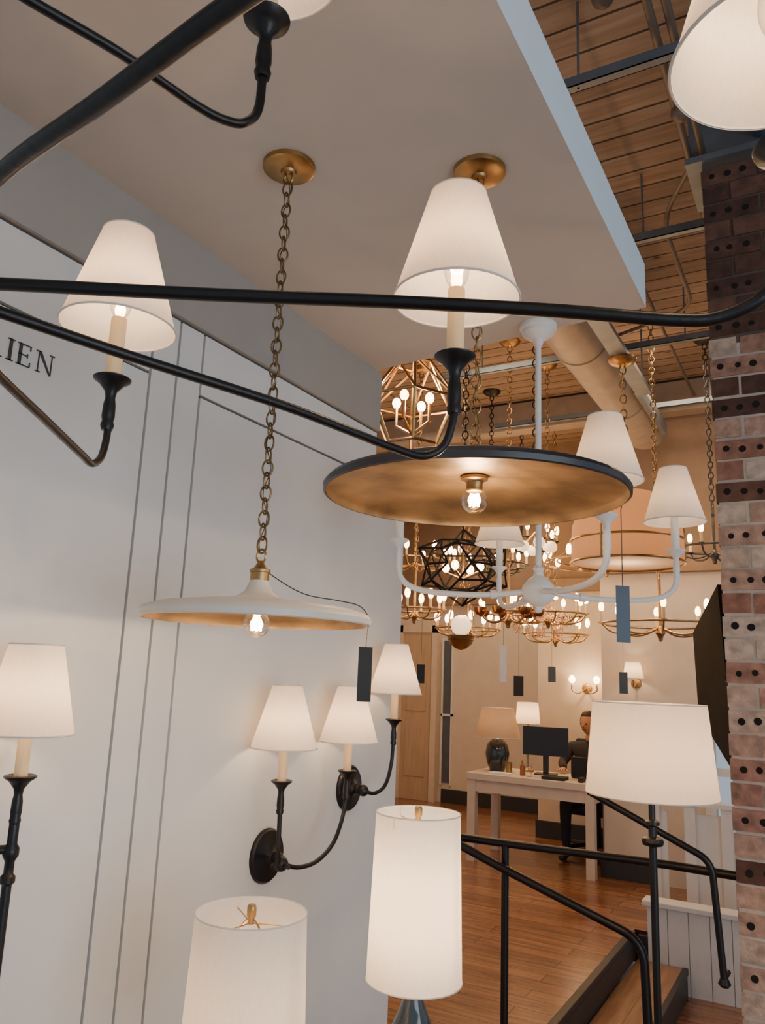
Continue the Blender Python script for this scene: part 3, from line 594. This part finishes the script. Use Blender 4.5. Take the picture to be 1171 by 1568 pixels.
# ---------------------------------------------------------------- office furniture
g=grp('desk',(-2.4,7.35,0))
box('top',g,(-3.0,6.98,.70),(-1.82,7.66,.76),m_desk,.004)
boxes('legs',g,[((x,y,0),(x+.075,y+.075,.70)) for x in(-2.99,-1.905) for y in(6.99,7.575)],m_desk)
boxes('apron',g,[((-2.92,7.0,.60),(-1.9,7.03,.70)),((-2.92,7.61,.60),(-1.9,7.64,.70)),((-2.98,7.06,.60),(-2.95,7.58,.70)),((-1.86,7.06,.60),(-1.83,7.58,.70))],m_desk)
g=grp('table_lamp_urn_base',(-2.82,7.3,.76))
lathe('base',g,(-2.82,7.3,.76),[(0,0),(.07,0),(.075,.02),(.10,.08),(.115,.16),(.10,.24),(.05,.295),(.02,.31),(.012,.36),(0,.36)],m_gloss,40)
shade(g,(-2.82,7.3,1.07),.215,.15,.27,m_shadeT,2.2,'shade')
g=grp('table_lamp_brass_stick',(-2.59,7.5,.76))
lathe('base',g,(-2.59,7.5,.76),[(0,0),(.06,0),(.06,.02),(.015,.04),(.01,.08),(.014,.2),(.009,.25),(.009,.5),(0,.5)],m_brass,24)
shade(g,(-2.59,7.5,1.20),.118,.10,.2,m_shade,3.0,'shade')
def rb(g,name,c,dx,dy,dz,ang,mat):
    L=Vector(g.location); o=box(name,g,L+Vector(c)-Vector((dx,dy,dz))/2,L+Vector(c)+Vector((dx,dy,dz))/2,mat,.004); o.rotation_euler=(0,0,ang); return o
g=grp('computer_monitor',(-2.37,7.36,.76))
rb(g,'panel',(0,0,.30),.42,.025,.26,.15,m_screen); rb(g,'neck',(0,.02,.11),.05,.03,.2,.15,m_screen); rb(g,'foot',(0,.02,.006),.20,.14,.012,.15,m_screen)
g=grp('laptop_computer',(-1.98,7.34,.76)); rb(g,'base',(0,.06,.01),.26,.2,.016,-.2,m_screen); rb(g,'lid',(0,-.05,.10),.26,.012,.18,-.2,m_screen)
g=grp('desk_items',(-2.65,7.2,.76))
lathe('pencil_cup',g,(-2.66,7.18,.76),[(0,0),(.03,0),(.03,.10),(.027,.10),(.027,.01)],m_brass,20)
lathe('bottle',g,(-2.52,7.15,.76),[(0,0),(.022,0),(.022,.08),(.008,.10),(.008,.13),(0,.13)],m_amber,20)
lathe('glass',g,(-2.45,7.12,.76),[(0,0),(.03,0),(.033,.11)],m_glass,20)
box('paper_stack',g,(-2.8,7.02,.76),(-2.6,7.14,.775),m_tagw); box('notebook',g,(-2.3,7.02,.76),(-2.1,7.18,.785),m_tagd)
box('stapler',g,(-1.98,7.04,.76),(-1.94,7.14,.80),m_tagd,.005)
g=grp('office_chair',(-2.12,8.03,0))
box('seat',g,(-2.36,7.80,.37),(-1.88,8.2,.44),m_cloth,.03); box('backrest',g,(-2.34,8.25,.6),(-1.9,8.30,1.05),m_cloth,.02)
tubes('base',g,[[(-2.12,7.98,.10),(-2.12+.28*math.cos(a),7.98+.28*math.sin(a),.07)] for a in [k*1.2566 for k in range(5)]]+[[(-2.12,7.98,.1),(-2.12,7.98,.38)],[(-2.12,8.17,.41),(-2.12,8.28,.42),(-2.12,8.28,.65)]],.02,m_screen,10)
balls('casters',g,[(-2.12+.28*math.cos(a),7.98+.28*math.sin(a),.035) for a in [k*1.2566 for k in range(5)]],.033,m_screen)
# ---------------------------------------------------------------- seated person
px,py=-2.14,8.03
g=grp('seated_person',(px,py,0))
def skin(name,parent,verts,edges,mat,root=0,sub=2):
    me=bpy.data.meshes.new(name); L=Vector(parent.location); me.from_pydata([Vector(v[:3])+Vector((px,py,0))-L for v in verts],edges,[]); me.materials.append(mat)
    o=bpy.data.objects.new(name,me); col.objects.link(o); o.parent=parent
    md=o.modifiers.new('skin','SKIN'); 
    if not me.skin_vertices: 
        bm=bmesh.new(); bm.from_mesh(me); bm.verts.layers.skin.verify(); bm.to_mesh(me); bm.free()
    for i,v in enumerate(verts):
        sv=me.skin_vertices[0].data[i]; sv.radius=(v[3],v[4] if len(v)>4 else v[3]); sv.use_root=(i==root)
    md.use_smooth_shade=True
    s=o.modifiers.new('sub','SUBSURF'); s.levels=sub; s.render_levels=sub; return o
bv=[(0,.02,.56,.15,.11),(0,.03,.72,.135,.10),(0,.02,.88,.155,.11),(0,.01,1.0,.13,.09),(0,0,1.055,.055,.055),
 (-.17,.01,.98,.062),(-.25,-.08,.82,.048),(-.16,-.33,.805,.034),(.17,.01,.98,.062),(.25,-.08,.82,.048),(.15,-.33,.805,.034),
 (-.10,-.02,.53,.09),(-.13,-.38,.52,.066),(-.12,-.42,.30,.052),(-.12,-.40,.11,.040),
 (.10,-.02,.53,.09),(.13,-.36,.52,.066),(.14,-.34,.30,.052),(.14,-.30,.11,.040)]
skin('clothed_body',g,bv,[(0,1),(1,2),(2,3),(3,4),(3,5),(5,6),(6,7),(3,8),(8,9),(9,10),(0,11),(11,12),(12,13),(13,14),(0,15),(15,16),(16,17),(17,18)],m_cloth)
skin('neck',g,[(0,0,1.03,.045),(0,-.01,1.12,.046)],[(0,1)],m_skin)
for i,(fx,fy) in enumerate(((-.12,-.40),(.14,-.30))):
    skin('shoe_%d'%i,g,[(fx,fy+.02,.06,.04,.04),(fx,fy-.08,.045,.042,.032),(fx,fy-.17,.035,.036,.024)],[(0,1),(1,2)],m_screen)
for sgn in(-1,1):
    bx_=sgn*.155; by_=-.34
    skin('hand_%d'%sgn,g,[(bx_,by_,.80,.022,.017),(bx_,by_-.05,.798,.034,.014),(bx_,by_-.08,.795,.036,.012)],[(0,1),(1,2)],m_skin)
    for k in range(4):
        fx=bx_+(k-1.5)*.019; ln=(.055,.068,.064,.048)[k]
        skin('finger_%d_%d'%(sgn,k),g,[(fx,by_-.07,.796,.009),(fx,by_-.07-ln*.55,.797,.008),(fx,by_-.07-ln,.782,.007)],[(0,1),(1,2)],m_skin,sub=1)
    skin('thumb_%d'%sgn,g,[(bx_-sgn*.026,by_-.03,.795,.010),(bx_-sgn*.05,by_-.055,.788,.009),(bx_-sgn*.056,by_-.08,.782,.007)],[(0,1),(1,2)],m_skin,sub=1)
hc=Vector((px,py-.02,1.215)); fw=Vector((-.35,-1,-.1)).normalized(); rt_=fw.cross(Vector((0,0,1))).normalized(); up_=rt_.cross(fw)
def hl(a,b,c_): return hc+rt_*a+fw*b+up_*c_
V=[];F=[];n1,n2=18,24
for i in range(n1+1):
    th=math.pi*i/n1
    for k in range(n2):
        ph=2*math.pi*k/n2; z=math.cos(th); r=math.sin(th); a=r*math.cos(ph)*.074; b_=r*math.sin(ph)*.093
        if z<0: a*=1+.28*z; b_*=1+.12*z
        V.append(hl(a,b_,z*.115))
for i in range(n1):
    for k in range(n2):
        k2=(k+1)%n2; F.append((i*n2+k,i*n2+k2,(i+1)*n2+k2,(i+1)*n2+k))
mk('head',g,V,F,m_skin,weld=True)
V=[]
for i in range(n1//2+3):
    th=math.pi*i/n1
    for k in range(n2):
        ph=2*math.pi*k/n2; z=math.cos(th); r=math.sin(th); f=1.13 if math.sin(ph)<.45 else (1.1 if i<6 else .9)
        V.append(hl(r*math.cos(ph)*.076*f,r*math.sin(ph)*.094*f-.004,z*.122+.006))
F=[(i*n2+k,i*n2+(k+1)%n2,(i+1)*n2+(k+1)%n2,(i+1)*n2+k) for i in range(n1//2+2) for k in range(n2)]
mk('hair',g,V,F,m_hair,weld=True)
ball('hair_bun',g,hl(0,-.11,.04),.035,m_hair)
balls('ears',g,[hl(-.076,-.005,-.005),hl(.076,-.005,-.005)],.016,m_skin,1.6)
balls('eyes',g,[hl(-.03,.083,.004),hl(.03,.083,.004)],.009,m_screen)
tube('nose',g,[hl(0,.088,.008),hl(0,.103,-.018),hl(0,.09,-.03)],[.007,.012,.009],m_skin,8)
tube('mouth',g,[hl(-.022,.082,-.052),hl(0,.09,-.053),hl(.022,.082,-.052)],.005,m_amber,6)
# back wall sconces
p=Vector((-2.28,8.5,1.55)); g=grp('wall_sconce_brass_candle',p)
lathe('backplate',g,p,[(0,.02),(.05,.015),(.055,0),(0,0)],m_brass,24,(0,-1,0))
for i,x in enumerate((-.13,.13)):
    tube('arm_%d'%i,g,cr([p+Vector((0,-.02,0)),p+Vector((x*.5,-.09,-.05)),p+Vector((x,-.11,-.02)),p+Vector((x,-.11,.03))],6),.007,m_brass)
    tubes('sleeve_%d'%i,g,[[p+Vector((x,-.11,.03)),p+Vector((x,-.11,.06))]],.012,m_candle,10)
    balls('bulb_%d'%i,g,[p+Vector((x,-.11,.09))],.036,m_bulb,1.2)
plight('lamp',g,p+Vector((0,-.2,.12)),6,r=.04)
p=Vector((-1.5,7.2,1.62)); g=grp('wall_sconce_shaded',p)
lathe('backplate',g,p,[(0,.02),(.04,.015),(.045,0),(0,0)],m_brass,24,(0,-1,0))
tube('arm',g,cr([p,p+Vector((0,-.1,-.03)),p+Vector((0,-.12,.03))],5),.007,m_brass); shade(g,p+Vector((0,-.12,.04)),.09,.06,.14,m_shade,1.6,'shade')
# ---------------------------------------------------------------- lights
w=bpy.data.worlds.new('daylight'); bpy.context.scene.world=w; w.use_nodes=True
w.node_tree.nodes['Background'].inputs[0].default_value=(.78,.89,1,1); w.node_tree.nodes['Background'].inputs[1].default_value=.52
def area(name,loc,tgt,sx,sy,e,colr):
    l=bpy.data.lights.new(name,'AREA'); l.shape='RECTANGLE'; l.size=sx; l.size_y=sy; l.energy=e; l.color=colr
    o=bpy.data.objects.new(name,l); col.objects.link(o); o.location=loc; o.rotation_euler=(Vector(tgt)-Vector(loc)).to_track_quat('-Z','Y').to_euler()
area('window_daylight',(3.1,-.4,1.4),(-1.4,.5,.9),3.5,2.2,82,(.78,.90,1))
for i,q in enumerate(((-3.6,6.2,4.1),(-2.2,4.6,4.1),(-3.4,8.8,3.9),(-1.0,6.0,4.1),(.6,5,4.1))):  # warm area lights aimed down over the office, no fixtures modelled
    area('office_area_light_%d'%i,q,(q[0],q[1],0),.5,.5,(19,15,28,16,9)[i],(1,.72,.47))
# ---------------------------------------------------------------- camera
cam=bpy.data.cameras.new('camera'); co=bpy.data.objects.new('camera',cam); col.objects.link(co); bpy.context.scene.camera=co
cam.sensor_fit='VERTICAL'; cam.sensor_height=36; cam.sensor_width=36; cam.lens=36*1200/1568; cam.clip_start=.02
th=math.radians(11.77); f0=Vector((-S,C,0)); r0=Vector((C,S,0)); fwd=f0*math.cos(th)+Vector((0,0,math.sin(th))); up0=Vector((0,0,math.cos(th)))-f0*math.sin(th)
ro=.04; R_=(r0+up0*ro).normalized(); U_=(up0-r0*ro).normalized()
mt=Matrix((R_,U_,-fwd)).transposed().to_4x4(); mt.translation=Vector((0,0,1.6)); co.matrix_world=mt
